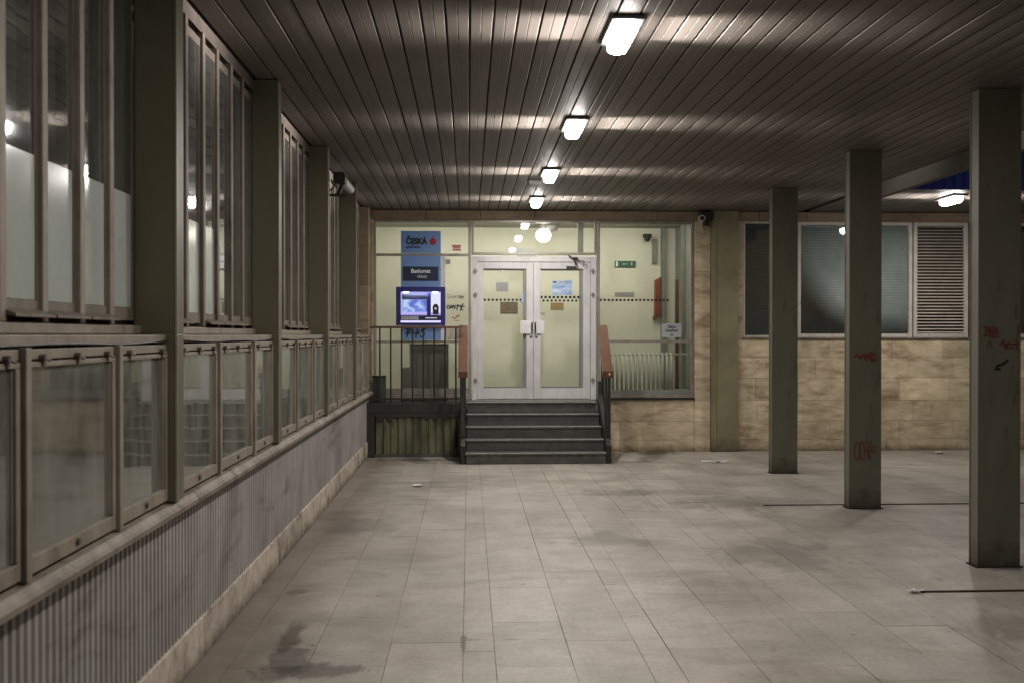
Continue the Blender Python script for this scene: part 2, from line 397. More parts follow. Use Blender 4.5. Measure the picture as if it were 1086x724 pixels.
# long drain slots as flat strips, groove shade put in their dark colour
dr = MB()
dr.box(2.94, 9.74, .001, 9, 9.775, .006)
dr.box(2.99, 6.40, .001, 9, 6.435, .006)
struct(dr.build('drain_slot', 'drain'))
# litter
def litter(x, y, w, d, label, a=.3):
    m = MB(); n = 6
    random.seed(int(x*100+y*10))
    for k in range(4):
        cx, cy = x+random.uniform(-w, w)*.3, y+random.uniform(-d, d)*.3
        c, s_ = math.cos(a+k), math.sin(a+k)
        vs = [(cx+c*w*.5*sx-s_*d*.5*sy, cy+s_*w*.5*sx+c*d*.5*sy, .006+random.uniform(0, .02)) for sx, sy in ((-1,-1),(1,-1),(1,1),(-1,1))]
        m.add(vs, [(0,1,2),(0,2,3)])
    tag(m.build('paper_scrap', 'paper'), label, 'litter', 'scraps of litter on the paving')
litter(-.56, 11.15, .09, .06, 'crumpled white paper scrap lying left of centre on the paving')
litter(3.3, 13.1, .26, .03, 'thin flat white strip of litter on the paving near the stone pier', 0)
litter(6.75, 13.95, .10, .06, 'small white paper scrap on paving under the louvred window')
litter(2.95, 6.42, .07, .035, 'small pale leaf-like scrap at the end of the near drain slot')
random.seed(11)

# ------------------------------------------------------------------ ceiling of lamellae
ce = MB(); P = .137
joints = [-7, -2.6, -.15, 2.25, 4.7, 6.95, 9.3, 11.7, 14.36]
def lamellae(x0, x1, ys):
    x = x0
    while x < x1-.02:
        t0 = random.random()
        for a, b in zip(ys[:-1], ys[1:]):
            ce.t = min(1, max(0, t0*.6+random.random()*.4))
            dz = random.uniform(-.0006, .0006); sl = random.uniform(-.0004, .0004)
            xa, xb = x+.006, min(x+P-.006, x1); w = xb-xa
            # folded sheet profile: turned-up lips, very shallow belly, fine crease in the middle
            pr = [(xa, CEIL+.03), (xa, CEIL+.001), (xa+.003, CEIL-.001-sl), (xa+w*.47, CEIL-.0015), (xa+w*.50, CEIL+.0005), (xa+w*.53, CEIL-.0015),
                  (xb-.003, CEIL-.001+sl), (xb, CEIL+.001), (xb, CEIL+.03)]
            n = len(pr)
            vs = [(p[0], a+.0015, p[1]+dz) for p in pr]+[(p[0], b-.0015, p[1]+dz) for p in pr]
            ce.add(vs, [(i, i+1, n+i+1, n+i) for i in range(n-1)])
        x += P
lamellae(-1.50, 4.86, joints)
lamellae(4.98, 12.3, [12.05, 14.36])
struct(ce.build('ceiling', 'ceiling'))
rf = MB(); rf.box(-4.2, -7, CEIL+.032, 4.87, 14.5, CEIL+.36); rf.box(4.873, 12.06, CEIL+.032, 12.4, 14.5, CEIL+.36)
rf.box(-4.2, 14.503, CEIL+.032, 12.4, 18, CEIL+.36)
struct(rf.build('roof', 'roof'))
bm_ = MB(); bm_.box(4.876, -7, CEIL-.17, 4.96, 11.98, CEIL+.42)
tag(bm_.build('edge_beam', 'beam', bevel=.004), 'beige beam closing the long open edge of the ceiling', 'beam')
fs_ = MB()
prof = []
x = 4.97; ph = 0
while x < 12.4:
    prof.append((x, 11.985 + (0 if (ph//2) % 2 == 0 else .03))); x += (.05 if ph % 2 == 0 else .015); ph += 1
n = len(prof)
vs = [(p[0], p[1], CEIL-.01) for p in prof]+[(p[0], p[1], CEIL+.62) for p in prof]
fs_.add(vs, [(i, i+1, n+i+1, n+i) for i in range(n-1)])
tag(fs_.build('corrugated_fascia', 'bluefascia'), 'dark blue corrugated metal fascia above the far right ceiling', 'fascia')

# ------------------------------------------------------------------ columns
def column_mesh(root, x0, y0, dx=.32, dy=.12, z0=0):
    m = MB(); m.box(x0, y0, z0, x0+.32 if dx == .32 else x0+dx, y0+dy, CEIL-.006)
    return m.build('shaft', 'column', root, bevel=.006)
def right_column(y, label):
    r = thing('steel_column', (3.72, y, 0), label, 'column', 'olive steel columns on the open side')
    m = MB(); m.box(3.72, y, 0.0, 4.04, y+.012, CEIL-.006); m.box(3.72, y+.115, 0, 4.04, y+.127, CEIL-.006)
    m.box(3.726, y+.012, 0, 4.034, y+.115, CEIL-.006)
    m.build('shaft', 'column', r, bevel=.002)
    c = MB(); c.box(3.70, y-.02, CEIL-.0055, 4.06, y+.147, CEIL-.001); c.build('cap_plate', 'frame_dark', r)
    B(3.705, y-.015, .0, 4.055, y+.142, .007).build('base_plate', 'drain', r)
    return r
colA = right_column(12.0, 'plain olive steel column, farthest of the three on the open side')
colB = right_column(9.53, 'middle olive steel column with red oval tag near its foot')
colC = right_column(7.08, 'nearest olive steel column, at the right edge, with red scrawls at eye height')
def arc(cx, cz, rx, rz, a0=0, a1=360, n=16):
    return [(cx+rx*math.cos(R(a0+(a1-a0)*i/n)), cz+rz*math.sin(R(a0+(a1-a0)*i/n))) for i in range(n+1)]
# red tag "OOH" on the middle column
yB = 9.53-.003
gr = MB()
gr.stroke(arc(3.80, .57, .028, .085), 0.0101, yB); gr.stroke(arc(3.845, .57, .026, .085), 0.0101, yB-.0015)
gr.stroke([(3.88, .66), (3.90, .66), (3.905, .50), (3.90, .49)], 0.0101, yB-.003); gr.stroke([(3.935, .665), (3.925, .49)], 0.0116, yB-.004); gr.stroke([(3.885, .57), (3.93, .575)], 0.0087, yB-.005)
gr.stroke(arc(3.965, .585, .02, .03, 30, 330), 0.0087, yB-.004)
gr.build('graffiti', 'redink', colB, label='dark red oval tag')
gr = MB()
z = 1.49
gr.stroke([(3.77, z), (3.80, z+.02), (3.83, z-.015), (3.85, z+.02), (3.88, z-.02)], 0.0203, yB)
gr.stroke([(3.88, z+.035), (3.885, z-.04)], 0.0174, yB-.002); gr.stroke([(3.89, z), (3.93, z+.04), (3.90, z), (3.94, z-.04)], 0.0188, yB-.003); gr.stroke(arc(3.965, z, .025, .035, 60, 320, 8), 0.0174, yB-.004)
gr.build('graffiti', 'redink', colB, label='smudged red scrawl')
yC = 7.08-.003
gr = MB(); z = 1.72
gr.stroke([(3.76, z+.03), (3.79, z+.035), (3.765, z-.03), (3.80, z-.02)], 0.0101, yC); gr.stroke([(3.80, z+.04), (3.805, z-.04)], 0.0101, yC-.002)
gr.stroke([(3.785, z+.01), (3.87, z)], 0.0087, yC-.003); gr.stroke([(3.83, z+.04), (3.82, z-.035), (3.86, z-.03)], 0.0101, yC-.004); gr.stroke([(3.85, z+.035), (3.86, z-.04)], 0.0087, yC-.005)
gr.stroke([(4.02, z+.05), (4.015, z-.03)], 0.0101, yC-.001)
gr.build('graffiti', 'redink', colC, label='red scrawl')
gr = MB(); z = 1.63
gr.stroke([(3.88, z), (3.91, z+.03), (3.92, z-.03), (3.95, z+.02), (3.93, z-.03), (3.98, z-.02)], 0.0101, yC); gr.stroke([(3.90, z), (4.02, z+.005)], 0.0087, yC-.002); gr.stroke([(4.0, z+.04), (4.01, z-.04)], 0.0101, yC-.003)
gr.stroke([(3.78, z-.02), (3.80, z+.03), (3.82, z-.02)], 0.0058, yC-.003)
gr.build('graffiti', 'redink', colC, label='lower red scrawl')
gr = MB(); z = 1.48
gr.stroke([(3.85, z-.03), (3.87, z), (3.90, z+.005), (3.94, z+.035)], 0.0174, yC); gr.stroke([(3.86, z-.02), (3.88, z-.03)], 0.0145, yC-.002)
gr.build('graffiti', 'ink', colC, label='dark smeared mark')

# ------------------------------------------------------------------ left window wall
ww = thing('window_wall', (-1.4, 4, 0), 'long glazed wall with weathered beige frames over ribbed cladding, along the left side', 'window wall')
Y0w, Y1w = -.4, 13.93
m = MB(); y = Y0w
while y < Y1w:
    m.t = random.random(); e = min(y+random.choice((.9, 1.1, 1.0)), Y1w); m.box(-1.46, y+.003, 0, -1.40, e-.003, .215); y = e
m.build('plinth', 'plinth', ww, bevel=.005)
m = MB(); prof = []
y = Y0w; p = .054
while y < Y1w-.01:
    prof += [(-1.428, y), (-1.427, y+.006), (-1.413, y+.015), (-1.413, y+.040), (-1.427, y+.048)]; y += p
n = len(prof)
m.add([(q[0], q[1], .21) for q in prof]+[(q[0], q[1], .90) for q in prof], [(i, n+i, n+i+1, i+1) for i in range(n-1)])
m.build('cladding', 'corr', ww)
m = MB(); m.prism([(-1.46, .885), (-1.335, .872), (-1.33, .895), (-1.345, .905), (-1.36, .925), (-1.46, .94)], 'y', Y0w, Y1w)
m.prism([(-1.43, .84), (-1.40, .84), (-1.40, .875), (-1.43, .878)], 'y', Y0w, Y1w)
m.build('sill', 'sill', ww)
m = MB(); m.box(-1.70, Y0w, 1.665, -1.385, Y1w, 1.70); m.box(-1.70, Y0w, 1.703, -1.50, Y1w, 1.742)
m.build('ledge', 'frame', ww, bevel=.004)
B(-1.72, Y0w, 3.42, -1.52, Y1w, CEIL+.02).build('head_rail', 'frame_dark', ww)
# sagging cable along the ledge
pts = []; y = Y0w
while y < Y1w: pts.append((-1.378, y, 1.676-.010*abs(math.sin(y*1.3))-.004*math.sin(y*5))); y += .12
MB().tube(pts, .004, 6).build('cable', 'black', ww)
cols_y = [-.30, 2.15, 4.6, 7.05, 9.5, 11.85]
CW = .13
bays = [(cols_y[i]+CW, cols_y[i+1]) for i in range(5)]+[(11.85+CW, 13.93)]
low = {1: [3.13, 3.95], 2: [5.52, 6.40]}
for bi, (a, b) in enumerate(bays):
    ed = [a] + (low.get(bi) or ([a+.80, a+1.67] if bi < 5 else [a+.7, a+1.4])) + [b]
    for j in range(3):
        ya, yb = ed[j]+(.0 if j == 0 else .022), ed[j+1]-(.0 if j == 2 else .022)
        ya += .003; yb -= .003
        fx = -1.375
        f = MB(); z0, z1 = .945, 1.60
        f.box(-1.43, ya, z0, fx, yb, z0+.055); f.box(-1.43, ya, z1-.002, fx, yb, 1.615)
        f.box(-1.42, ya, 1.622, fx-.006, yb, 1.655)
        f.box(-1.43, ya, z0+.056, fx, ya+.03, z1-.003); f.box(-1.43, yb-.03, z0+.056, fx, yb, z1-.003)
        f.box(-1.44, ya+.031, z0+.057, fx-.01, ya+.038, z1-.004); f.box(-1.44, yb-.038, z0+.057, fx-.01, yb-.031, z1-.004)
        w = f.build('window', 'frame', ww, bevel=.003)
        m = B(-1.398, ya+.03, z0+.05, -1.392, yb-.03, z1); m.build('pane', 'glass_low', w)
        nl = 3 if yb-ya > .7 else 2
        lt = MB()
        for q in range(nl):
            yy = ya+.1+(yb-ya-.2)*q/(nl-1)
            m = MB(); m.cyl((fx-.01, yy, 1.628), (fx+.014, yy, 1.628), .011, n=10); m.cyl((fx+.006, yy, 1.628), (fx+.012, yy+.035, 1.618), .006, n=6)
            m.cyl((fx+.002, yy, 1.628), (fx+.004, yy+.004, 1.600), .005, n=6)
            m.build('latch', 'frame_dark', w)
        m = MB(); m.cyl((fx-.01, (ya+yb)/2, z0+.03), (fx+.010, (ya+yb)/2, z0+.03), .012, n=10); m.build('latch', 'frame_dark', w)
        if j < 2:
            mm = MB(); mm.box(-1.44, ed[j+1]-.019, .935, fx+.015, ed[j+1]+.019, 1.66); mm.build('mullion', 'frame', ww, bevel=.003)
    # upper narrow sashes
    npn = 7 if bi < 5 else 6
    st = (b-a)/npn
    for j in range(npn):
        ya, yb = a+j*st, a+(j+1)*st
        fx = -1.515
        f = MB()
        zb = 1.80
        tilt = (j % 4 != 2)
        la, lb = ya+.024, yb-.024
        f.box(-1.56, la, zb-.035, fx-.008, lb, zb+.02)
        f.box(-1.56, la, 3.33, fx-.008, lb, 3.38)
        f.box(-1.56, la, zb+.021, fx-.010, la+.014, 3.329); f.box(-1.56, lb-.014, zb+.021, fx-.010, lb, 3.329)
        if tilt: f.prism([(fx-.007, zb-.028), (fx+.045, zb-.040), (fx+.045, zb-.030), (fx-.007, zb-.012)], 'y', ya+.012, yb-.006)
        w = f.build('window', 'frame_dim', ww)
        rot = random.uniform(-.003, .003)
        m = MB(); m.add([(-1.530-rot, la+.013, zb+.01), (-1.530+rot, lb-.013, zb+.01), (-1.530+rot, lb-.013, 3.34), (-1.530-rot, la+.013, 3.34)], [(0, 1, 2, 3)])
        m.build('pane', 'glass_up', w)
        m = MB(); m.box(-1.556, lb-.024, zb+.021, fx-.012, lb-.0145, 3.329); m.box(-1.58, la, 1.745, fx-.04, lb, zb-.036); m.build('gasket', 'frame_dark', w)
        if bi < 2 or (bi, j) in ((2, 2), (2, 3), (3, 1), (4, 2)):
            zt = 2.33 if (bi, j) != (1, 4) else 2.33
            m = MB(); m.box(-1.5285, la+.015, zb+.022, -1.5265, lb-.025, zt); m.build('film', 'curtain', w)
        if j > 0:
            mm = MB(); d = .045 if j % 2 else .03
            mm.box(-1.60, ya-.0235, 1.743, fx+d*.25, ya+.0235, 3.419); mm.build('mullion', 'frame_dim' if bi > 1 else 'frame', ww, bevel=.004)  # near bays keep the lighter copy, so they look better lit
# drapes, some bays, and a dark room behind
dp = MB()
for bi, (a, b) in enumerate(bays):
    prof = []; y = a
    while y < b: prof.append((-1.76+.025*math.sin(y*70)+.015*math.sin(y*33), y)); y += .012
    n = len(prof)
    dp.add([(q[0], q[1], 1.0) for q in prof]+[(q[0], q[1], 3.4) for q in prof], [(i, n+i, n+i+1, i+1) for i in range(n-1)])
dp.build('drape', 'drape', ww)
m = MB(); m.box(-3.6, Y0w, .3, -3.55, 14.3, CEIL+.02); m.box(-3.55, Y0w, .3, -1.47, 13.9, .88); m.box(-3.6, 13.95, 0, -1.63, 14.3, CEIL+.02); m.box(-3.6, Y0w-.05, 0, -1.4, Y0w, CEIL+.02)
m.build('room_lining', 'interior', ww)
labels = {0: 'olive steel column in the left window wall, just beside the camera', 1: 'olive steel column nearest the camera in the left window wall',
          2: 'tall olive steel column between the nearest two window bays at left', 3: 'second visible olive column along the left window wall',
          4: 'third visible olive column of the left window wall, carrying the bullet camera', 5: 'last olive column of the left window wall, by the corner balustrade'}
for i, y in enumerate(cols_y):
    if i == 0: continue
    r = thing('wall_column', (-1.34, y, 0), labels[i], 'column', 'olive columns in the left window wall')
    m = MB(); m.box(-1.53, y, 1.705, -1.34, y+CW, CEIL-.006); m.build('shaft', 'column_left', r, bevel=.005)
    m = MB(); m.box(-1.405, y+.001, .935, -1.341, y+CW-.001, 1.704); m.build('lower_shaft', 'column_left', r, bevel=.004)
    m = MB(); m.box(-1.343, y-.003, .936, -1.333, y+.004, CEIL-.008); m.build('edge_strip', 'alu', r)

# ------------------------------------------------------------------ stone front with windows and doors
bk = thing('bank_building', (1, WALL, 0), 'travertine fronted bank building with glazed lobby closing the end of the passage', 'building')
def blocks(x0, x1, z0, z1, yf, rows, mb, wr=(.6, 1.1)):
    z = z0; r = 0
    for h in rows:
        za, zb = z, min(z+h, z1)
        if za >= z1-.01: break
        x = x0; off = random.uniform(.25, .8); first = True
        while x < x1-.005:
            w = off if first else random.uniform(*wr); first = False
            xb = min(x+w, x1)
            if x1-xb < .2: xb = x1
            mb.t = min(1, max(0, random.gauss(.5, .3)))
            mb.box(x+.0016, yf+random.uniform(0, .002), za+.0016, xb-.0016, yf+.04, zb-.0016); x = xb
        z = zb
rows = [.17, .27, .30, .33, .30, .3]
m = MB(); blocks(3.94, 12.3, 0, 1.64, WALL, rows, m); m.build('wall', 'travertine', bk, bevel=.002)
m = MB(); blocks(1.93, 3.30, 0, .79, WALL, [.17, .27, .36], m); m.build('wall', 'travertine', bk, bevel=.002)
m = MB()
blocks(3.30, 3.53, 0, 3.36, WALL-.02, [.17, .27, .3, .33, .3, .3, .33, .3, .32, .33, .31, .1], m, (.3, .4))
m.build('pier', 'travertine', bk, bevel=.002); m = MB()
blocks(3.94, 4.02, 1.64, 3.36, WALL, [.32]*6, m, (.3, .4))
m.build('side_strip', 'travertine', bk, bevel=.002); m = MB()
blocks(-1.40, -1.375, .8, 3.36, WALL-.02, [.32]*9, m)
m.build('side_strip', 'travertine', bk, bevel=.002)
m = MB(); z = 0
for h in (.30, .55, .5, .55, .5, .55, .54):
    m.t = random.random(); m.box(-1.62, 13.945, z+.002, -1.405, WALL-.03, z+h-.002); z += h
m.build('corner_pier', 'band', bk, bevel=.002)
m = MB(); m.box(3.94, WALL+.035, 0, 12.3, WALL+.25, 1.63); m.box(1.93, WALL+.035, 0, 3.30, WALL+.25, .785); m.box(3.304, WALL+.013, 0, 3.93, WALL+.25, 3.36)
m.box(3.94, WALL+.036, 1.64, 4.015, WALL+.25, 3.355); m.box(-1.6, WALL+.036, 0, 1.925, WALL+.25, .75); m.box(-1.6, WALL+.013, .755, -1.378, WALL+.25, 3.36)
m.build('wall_core', 'joint', bk)
m = MB(); x = -1.40
while x < 12.3:
    e = min(x+random.uniform(.7, 1.1), 12.3); m.t = random.random(); m.box(x+.003, WALL-.035, 3.363, e-.003, WALL+.25, CEIL-.01); x = e
m.build('lintel_band', 'band', bk, bevel=.003)
pil = thing('wall_pilaster', (3.53, WALL-.1, 0), 'olive painted steel pilaster standing against the stone pier on the end wall', 'pilaster')
m = MB(); m.box(3.535, WALL-.09, 0, 3.925, WALL-.023, CEIL-.006); m.box(3.548, WALL-.10, 0, 3.60, WALL-.0905, CEIL-.007); m.build('shaft', 'pilaster', pil, bevel=.004)

GY = WALL+.06
def window(name_mat, x0, x1, z0, z1, rails=(), posts=(), w=.045, gm='glass_lobby', y0=WALL+.02, y1=WALL+.10, label=None):
    m = MB()
    m.box(x0, y0, z0, x0+w, y1, z1); m.box(x1-w, y0, z0, x1, y1, z1)
    m.box(x0+w, y0, z0, x1-w, y1, z0+w); m.box(x0+w, y0, z1-w, x1-w, y1, z1)
    for r_ in rails: m.box(x0+w, y0+.003, r_-w*.45, x1-w, y1-.003, r_+w*.45)
    for p_ in posts: m.box(p_-w*.4, y0+.006, z0+w, p_+w*.4, y1-.006, z1-w)
    o = m.build('window', name_mat, bk, bevel=.003, label=label)
    m = MB(); m.add([(x0+w*.5, GY, z0+w*.5), (x1-w*.5, GY, z0+w*.5), (x1-w*.5, GY, z1-w*.5), (x0+w*.5, GY, z1-w*.5)], [(0, 1, 2, 3)])
    m.build('pane', gm, o)
    return o
wl = window('alu', -1.375, .035, .79, 3.36, rails=(1.60, 2.855), w=.04, label='lobby window left of the doors')
B(-1.33, WALL+.03, .835, -.005, WALL+.05, .93).build('kick_panel', 'alu', wl)
wr_ = window('alu', 1.87, 3.297, .79, 3.36, rails=(1.605,), w=.045, label='lobby window right of the doors')
B(1.915, WALL+.03, .836, 3.25, WALL+.05, .90).build('kick_panel', 'lobby_grey', wr_)
B(1.87, WALL-.03, .755, 3.297, WALL+.018, .788).build('sill', 'black', wr_)
wt = window('alu', .04, 1.865, 2.86, 3.36, rails=(), w=.035, label='transom window over the double door')
B(1.60, WALL+.11, 2.90, 1.68, WALL+.16, 3.33).build('inner_post', 'lobby_grey', wt)
# mullions between glazing bays
# double door
dframe = MB()
dz0, dz1 = .765, 2.83
dframe.box(.045, WALL-.005, dz0, .125, WALL+.11, dz1); dframe.box(1.775, WALL-.005, dz0, 1.855, WALL+.11, dz1); dframe.box(.126, WALL-.005, dz1-.075, 1.774, WALL+.11, dz1)
dfo = dframe.build('door_frame', 'white', bk, bevel=.005)
for zz in (1.05, 2.28, 2.62):
    for xx in (.100, 1.80): m = MB(); m.box(xx-.025, WALL-.02, zz-.012, xx+.03, WALL-.006, zz+.012); m.cyl((xx, WALL-.022, zz-.03), (xx, WALL-.022, zz+.03), .012, n=10); m.build('hinge', 'alu', dfo)
def leaf(x0, x1, gx0, gx1, handle_x, side):
    m = MB(); y0, y1 = WALL+.012, WALL+.075
    za, zb = .775, dz1-.08; g0, g1 = .925, 2.655
    m.box(x0, y0, za, gx0, y1, zb); m.box(gx1, y0, za, x1, y1, zb)
    m.box(gx0, y0, za, gx1, y1, g0); m.box(gx0, y0, g1, gx1, y1, zb)
    o = m.build('door', 'white', bk, bevel=.004)
    m = MB(); m.box(gx1-.045, y0+.03, g0+.002, gx1-.001, y1+.05, g1-.002); m.box(gx0+.001, y0+.03, g1-.02, gx1-.047, y1+.05, g1-.001); m.box(gx0+.001, y0+.028, g0+.001, gx1-.047, y1, g0+.025)
    m.build('inner_frame', 'lobby_grey', o)
    m = MB(); m.add([(gx0, y0+.04, g0), (gx1, y0+.04, g0), (gx1, y0+.04, g1), (gx0, y0+.04, g1)], [(0, 1, 2, 3)]); m.build('pane', 'glass_lobby', o)
    m = MB()
    hx = handle_x
    m.cyl((hx, y0-.05, 1.735), (hx, y0-.05, 1.875), .012, n=10)
    for zz in (1.75, 1.86): m.cyl((hx, y0-.05, zz), (hx, y0+.001, zz), .008, n=8)
    m.build('handle', 'black', o)
    m = MB(); m.box(hx+.01 if side > 0 else hx-.03, y0-.006, 1.655, hx+.035 if side > 0 else hx-.005, y0-.001, 1.68); m.build('lock', 'black', o)
    return o
lL = leaf(.13, .938, .215, .838, .918, -1)
lR = leaf(.942, 1.770, 1.045, 1.665, .965, 1)
# handle plates with white cards
m = B(.745, WALL-.012, 1.715, .90, WALL+.010, 1.905); m.build('handle_plate', 'paper', lL, bevel=.003)
m = B(.985, WALL-.012, 1.715, 1.10, WALL+.010, 1.90); m.build('handle_plate', 'paper', lR, bevel=.003)
# door closer
m = MB(); m.box(1.42, WALL-.045, 2.64, 1.56, WALL+.010, 2.69); m.box(1.50, WALL-.04, 2.79, 1.58, WALL-.006, 2.82)
m.tube([(1.44, WALL-.05, 2.845), (1.52, WALL-.08, 2.80), (1.555, WALL-.05, 2.70)], .010); m.tube([(1.53, WALL-.07, 2.81), (1.60, WALL-.08, 2.77), (1.67, WALL-.07, 2.76), (1.67, WALL-.04, 2.68)], .007)
m.build('door_closer', 'black', lR)
# stickers and dots on the door glass (thin film just before each pane)
DY = WALL+.046
def sticker(x0, x1, z0, z1, mat, parent, y=DY, name='sticker'): return B(x0, y-.002, z0, x1, y, z1).build(name, mat, parent)
sticker(.40, .575, 2.325, 2.46, 'grey_print', lL); sk = sticker(.46, .715, 2.0, 2.175, 'brown_print', lL)
MB().stroke(arc(.525, 2.115, .04, .045), .012, DY-.004).stroke([(.60, 2.15), (.60, 2.09), (.66, 2.09)], .012, DY-.005).stroke(arc(.665, 2.12, .025, .035, 0, 300), .01, DY-.006).stroke([(.475, 2.04), (.70, 2.04)], .012, DY-.006).build('sticker', 'brass', lL)
po = sticker(1.215, 1.505, 2.275, 2.495, 'poster', lR)
MB().stroke([(1.235, 2.465), (1.275, 2.465)], .022, DY-.004).stroke([(1.30, 2.467), (1.47, 2.467)], .008, DY-.004).stroke([(1.30, 2.448), (1.44, 2.448)], .006, DY-.004).build('sticker', 'ink', lR)
sticker(1.195, 1.385, 2.055, 2.165, 'brass', lR); sticker(1.05, 1.11, 1.99, 2.02, 'grey_print', lR)
sticker(.76, .80, 2.16, 2.30, 'poster', lL)
def dots(x0, x1, z, parent, y, r=.019, step=.058):
    x = x0
    while x <= x1:
        MB().cyl((x, y, z), (x, y-.002, z), r, n=10).build('marker_dot', 'ink', parent); x += step
dots(.235, .82, 2.205, lL, DY); dots(1.06, 1.65, 2.245, lR, DY, .021, .06); dots(1.09, 1.62, 2.195, lR, DY, .018, .06)
dots(1.93, 2.93, 2.205, wr_, GY-.004)

# office windows
w1 = window('offwhite', 4.025, 4.78, 1.665, 3.36, w=.03, gm='glass_office', label='blinded office window nearest the pilaster')
w2 = window('offwhite', 4.835, 6.555, 1.665, 3.36, posts=(), w=.05, gm='glass_office', label='wide office window with lowered blind')
w3 = window('offwhite', 6.575, 7.40, 1.665, 3.36, w=.055, gm='glass_office', label='louvred window')
w4 = window('offwhite', 7.46, 9.2, 1.665, 3.36, w=.05, gm='glass_office'); w5 = window('offwhite', 9.25, 12.2, 1.665, 3.36, w=.05, gm='glass_office')
def blind(x0, x1, par, p=.026, mat='slat', dep=.020, drop=.006, y=WALL+.085):
    m = MB(); z = 1.70
    while z < 3.33:
        m.add([(x0, y, z), (x1, y, z), (x1, y+dep*.6, z+p*.86), (x0, y+dep*.6, z+p*.86)], [(0, 1, 2, 3)]); z += p
    m.build('blind', mat, par)
for (a, b, w) in ((4.05, 4.76, w1), (4.88, 6.51, w2), (7.5, 9.16, w4), (9.3, 12.15, w5)): blind(a, b, w, .024, 'slat', .012, .012)
m = MB(); z = 1.73
while z < 3.30:
    m.prism([(WALL+.03, z), (WALL+.033, z+.002), (WALL+.062, z+.020), (WALL+.059, z+.018)], 'x', 6.63, 7.345); z += .047
m.build('louvre', 'louvre', w3)
B(4.79, WALL-.0, 1.665, 4.83, WALL+.12, 3.36).build('window_post', 'offwhite', bk)
B(4.02, WALL-.03, 1.643, 12.3, WALL+.03, 1.664).build('window_sill', 'sill', bk)
m = MB(); m.box(4.0, WALL+.26, 1.5, 12.3, WALL+.3, 3.5); m.build('room_lining', 'interior', bk)
m = MB(); m.box(12.3, 12, 0, 12.35, 18, CEIL); m.box(-3.6, 17.9, 0, 12.3, 18, CEIL+.03); m.build('outer_wall', 'interior', bk)

# lobby interior
LB = 15.75; LC = 3.40
struct(B(-1.6, LB, .76, 3.45, LB+.1, LC+.02).build('lobby_wall', 'lobby_wall'))
struct(B(-1.7, WALL+.12, .76, -1.6, LB, LC+.02).build('lobby_wall', 'lobby_wall'))
struct(B(3.31, WALL+.254, .76, 3.41, LB-.003, LC+.02).build('lobby_wall', 'lobby_grey'))
struct(B(-1.6, WALL+.26, .64, 3.31, LB, .757).build('lobby_floor', 'lobby_grey'))
m = MB(); x = -1.6
while x < 3.3:
    y = WALL+.12
    while y < LB:
        m.box(x+.004, y+.004, LC, min(x+.6, 3.3)-.004, min(y+.6, LB)-.004, LC+.015); y += .6
    x += .6
struct(m.build('lobby_ceiling', 'lobby_ceiling'))
struct(B(-1.6, WALL+.12, LC+.02, 3.3, LB, LC+.03).build('lobby_ceiling', 'print'))
# grey inner door frame at the right end of the lobby
idf = thing('inner_doorway', (3.1, LB-.1, .76), 'grey framed inner doorway at the right end of the lobby', 'doorway')
m = MB(); m.box(3.07, LB-.12, .76, 3.13, LB-.003, LC-.003); m.box(3.25, 15.0, .76, 3.305, 15.06, LC-.003); m.build('frame', 'lobby_grey', idf)
B(3.2, 15.2, .76, 3.25, 15.25, 2.55).build('handle_strip', 'rustrail', idf)
# radiator
rd = thing('radiator', (2.6, WALL+.5, .76), 'cream column radiator under the right lobby window', 'radiator')
for i in range(14):
    x = 2.155+i*.068
    m = MB()
    for dy in (0, .06): m.tube([(x, WALL+.36+dy, .86), (x, WALL+.36+dy, 1.40)], .017, 8)
    m.ball((x, WALL+.39, 1.405), .033, 10, 6); m.ball((x, WALL+.39, .87), .033, 10, 6)
    m.build('section', 'radiator', rd, smooth=True)
for z in (1.41, .88): MB().tube([(3.04, WALL+.39, z), (3.28, WALL+.39, z)], .012).build('pipe', 'radiator', rd)
# exit sign, notices, red board, dome camera, vertical grille
ex = thing('exit_sign', (2.4, LB-.02, 2.83), 'small green emergency exit sign on the lobby wall', 'sign')
B(2.335, LB-.03, 2.775, 2.665, LB-.003, 2.875).build('board', 'exit_green', ex)
MB().stroke([(2.365, 2.80), (2.365, 2.855)], .03, LB-.033).build('pictogram', 'print', ex)
MB().stroke([(2.46, 2.825), (2.54, 2.825)], .012, LB-.033).stroke([(2.46, 2.825), (2.48, 2.838)], .008, LB-.034).stroke([(2.46, 2.825), (2.48, 2.812)], .008, LB-.034).stroke([(2.60, 2.81), (2.60, 2.845)], .025, LB-.033).build('arrow', 'printdim', ex)
tag(B(2.335, LB-.012, 2.31, 2.64, LB-.003, 2.375).build('wall_plate', 'grey_print'), 'narrow grey plate on the lobby wall below the exit sign', 'sign')
tag(B(.73, WALL+.4, 2.86, 1.0, WALL+.43, 3.0).build('hanging_sign', 'grey_print'), 'grey green sign seen through the transom window above the door', 'sign')
rb = thing('red_panel', (3.0, LB-.1, 2.2), 'narrow upright red panel on the lobby wall beside the inner doorway', 'cover')  # plain narrow red wall panel
m = MB(); m.prism([(2.955, 2.0), (3.065, 1.98), (3.065, 2.62), (2.965, 2.57)], 'y', LB-.12, LB-.02); m.build('body', 'red', rb, bevel=.01)
B(2.935, LB-.13, 1.93, 2.99, LB-.04, 1.995).build('clip', 'rustrail', rb)
dc = thing('dome_camera', (2.83, 15.3, 3.3), 'little black dome camera high on the lobby back wall', 'camera')
m = MB(); m.ball((2.83, 15.6, 3.22), .05, 14, 8); m.cyl((2.83, 15.6, 3.235), (2.83, 15.6, 3.29), .065, .075); m.box(2.80, 15.6, 3.24, 2.86, LB-.002, 3.28); m.build('dome', 'black', dc, smooth=True)
tag(B(2.93, LB-.05, 2.83, 3.01, LB-.003, 3.22).build('cable_duct', 'lobby_grey'), 'short grey vertical duct high on the lobby wall', 'duct')
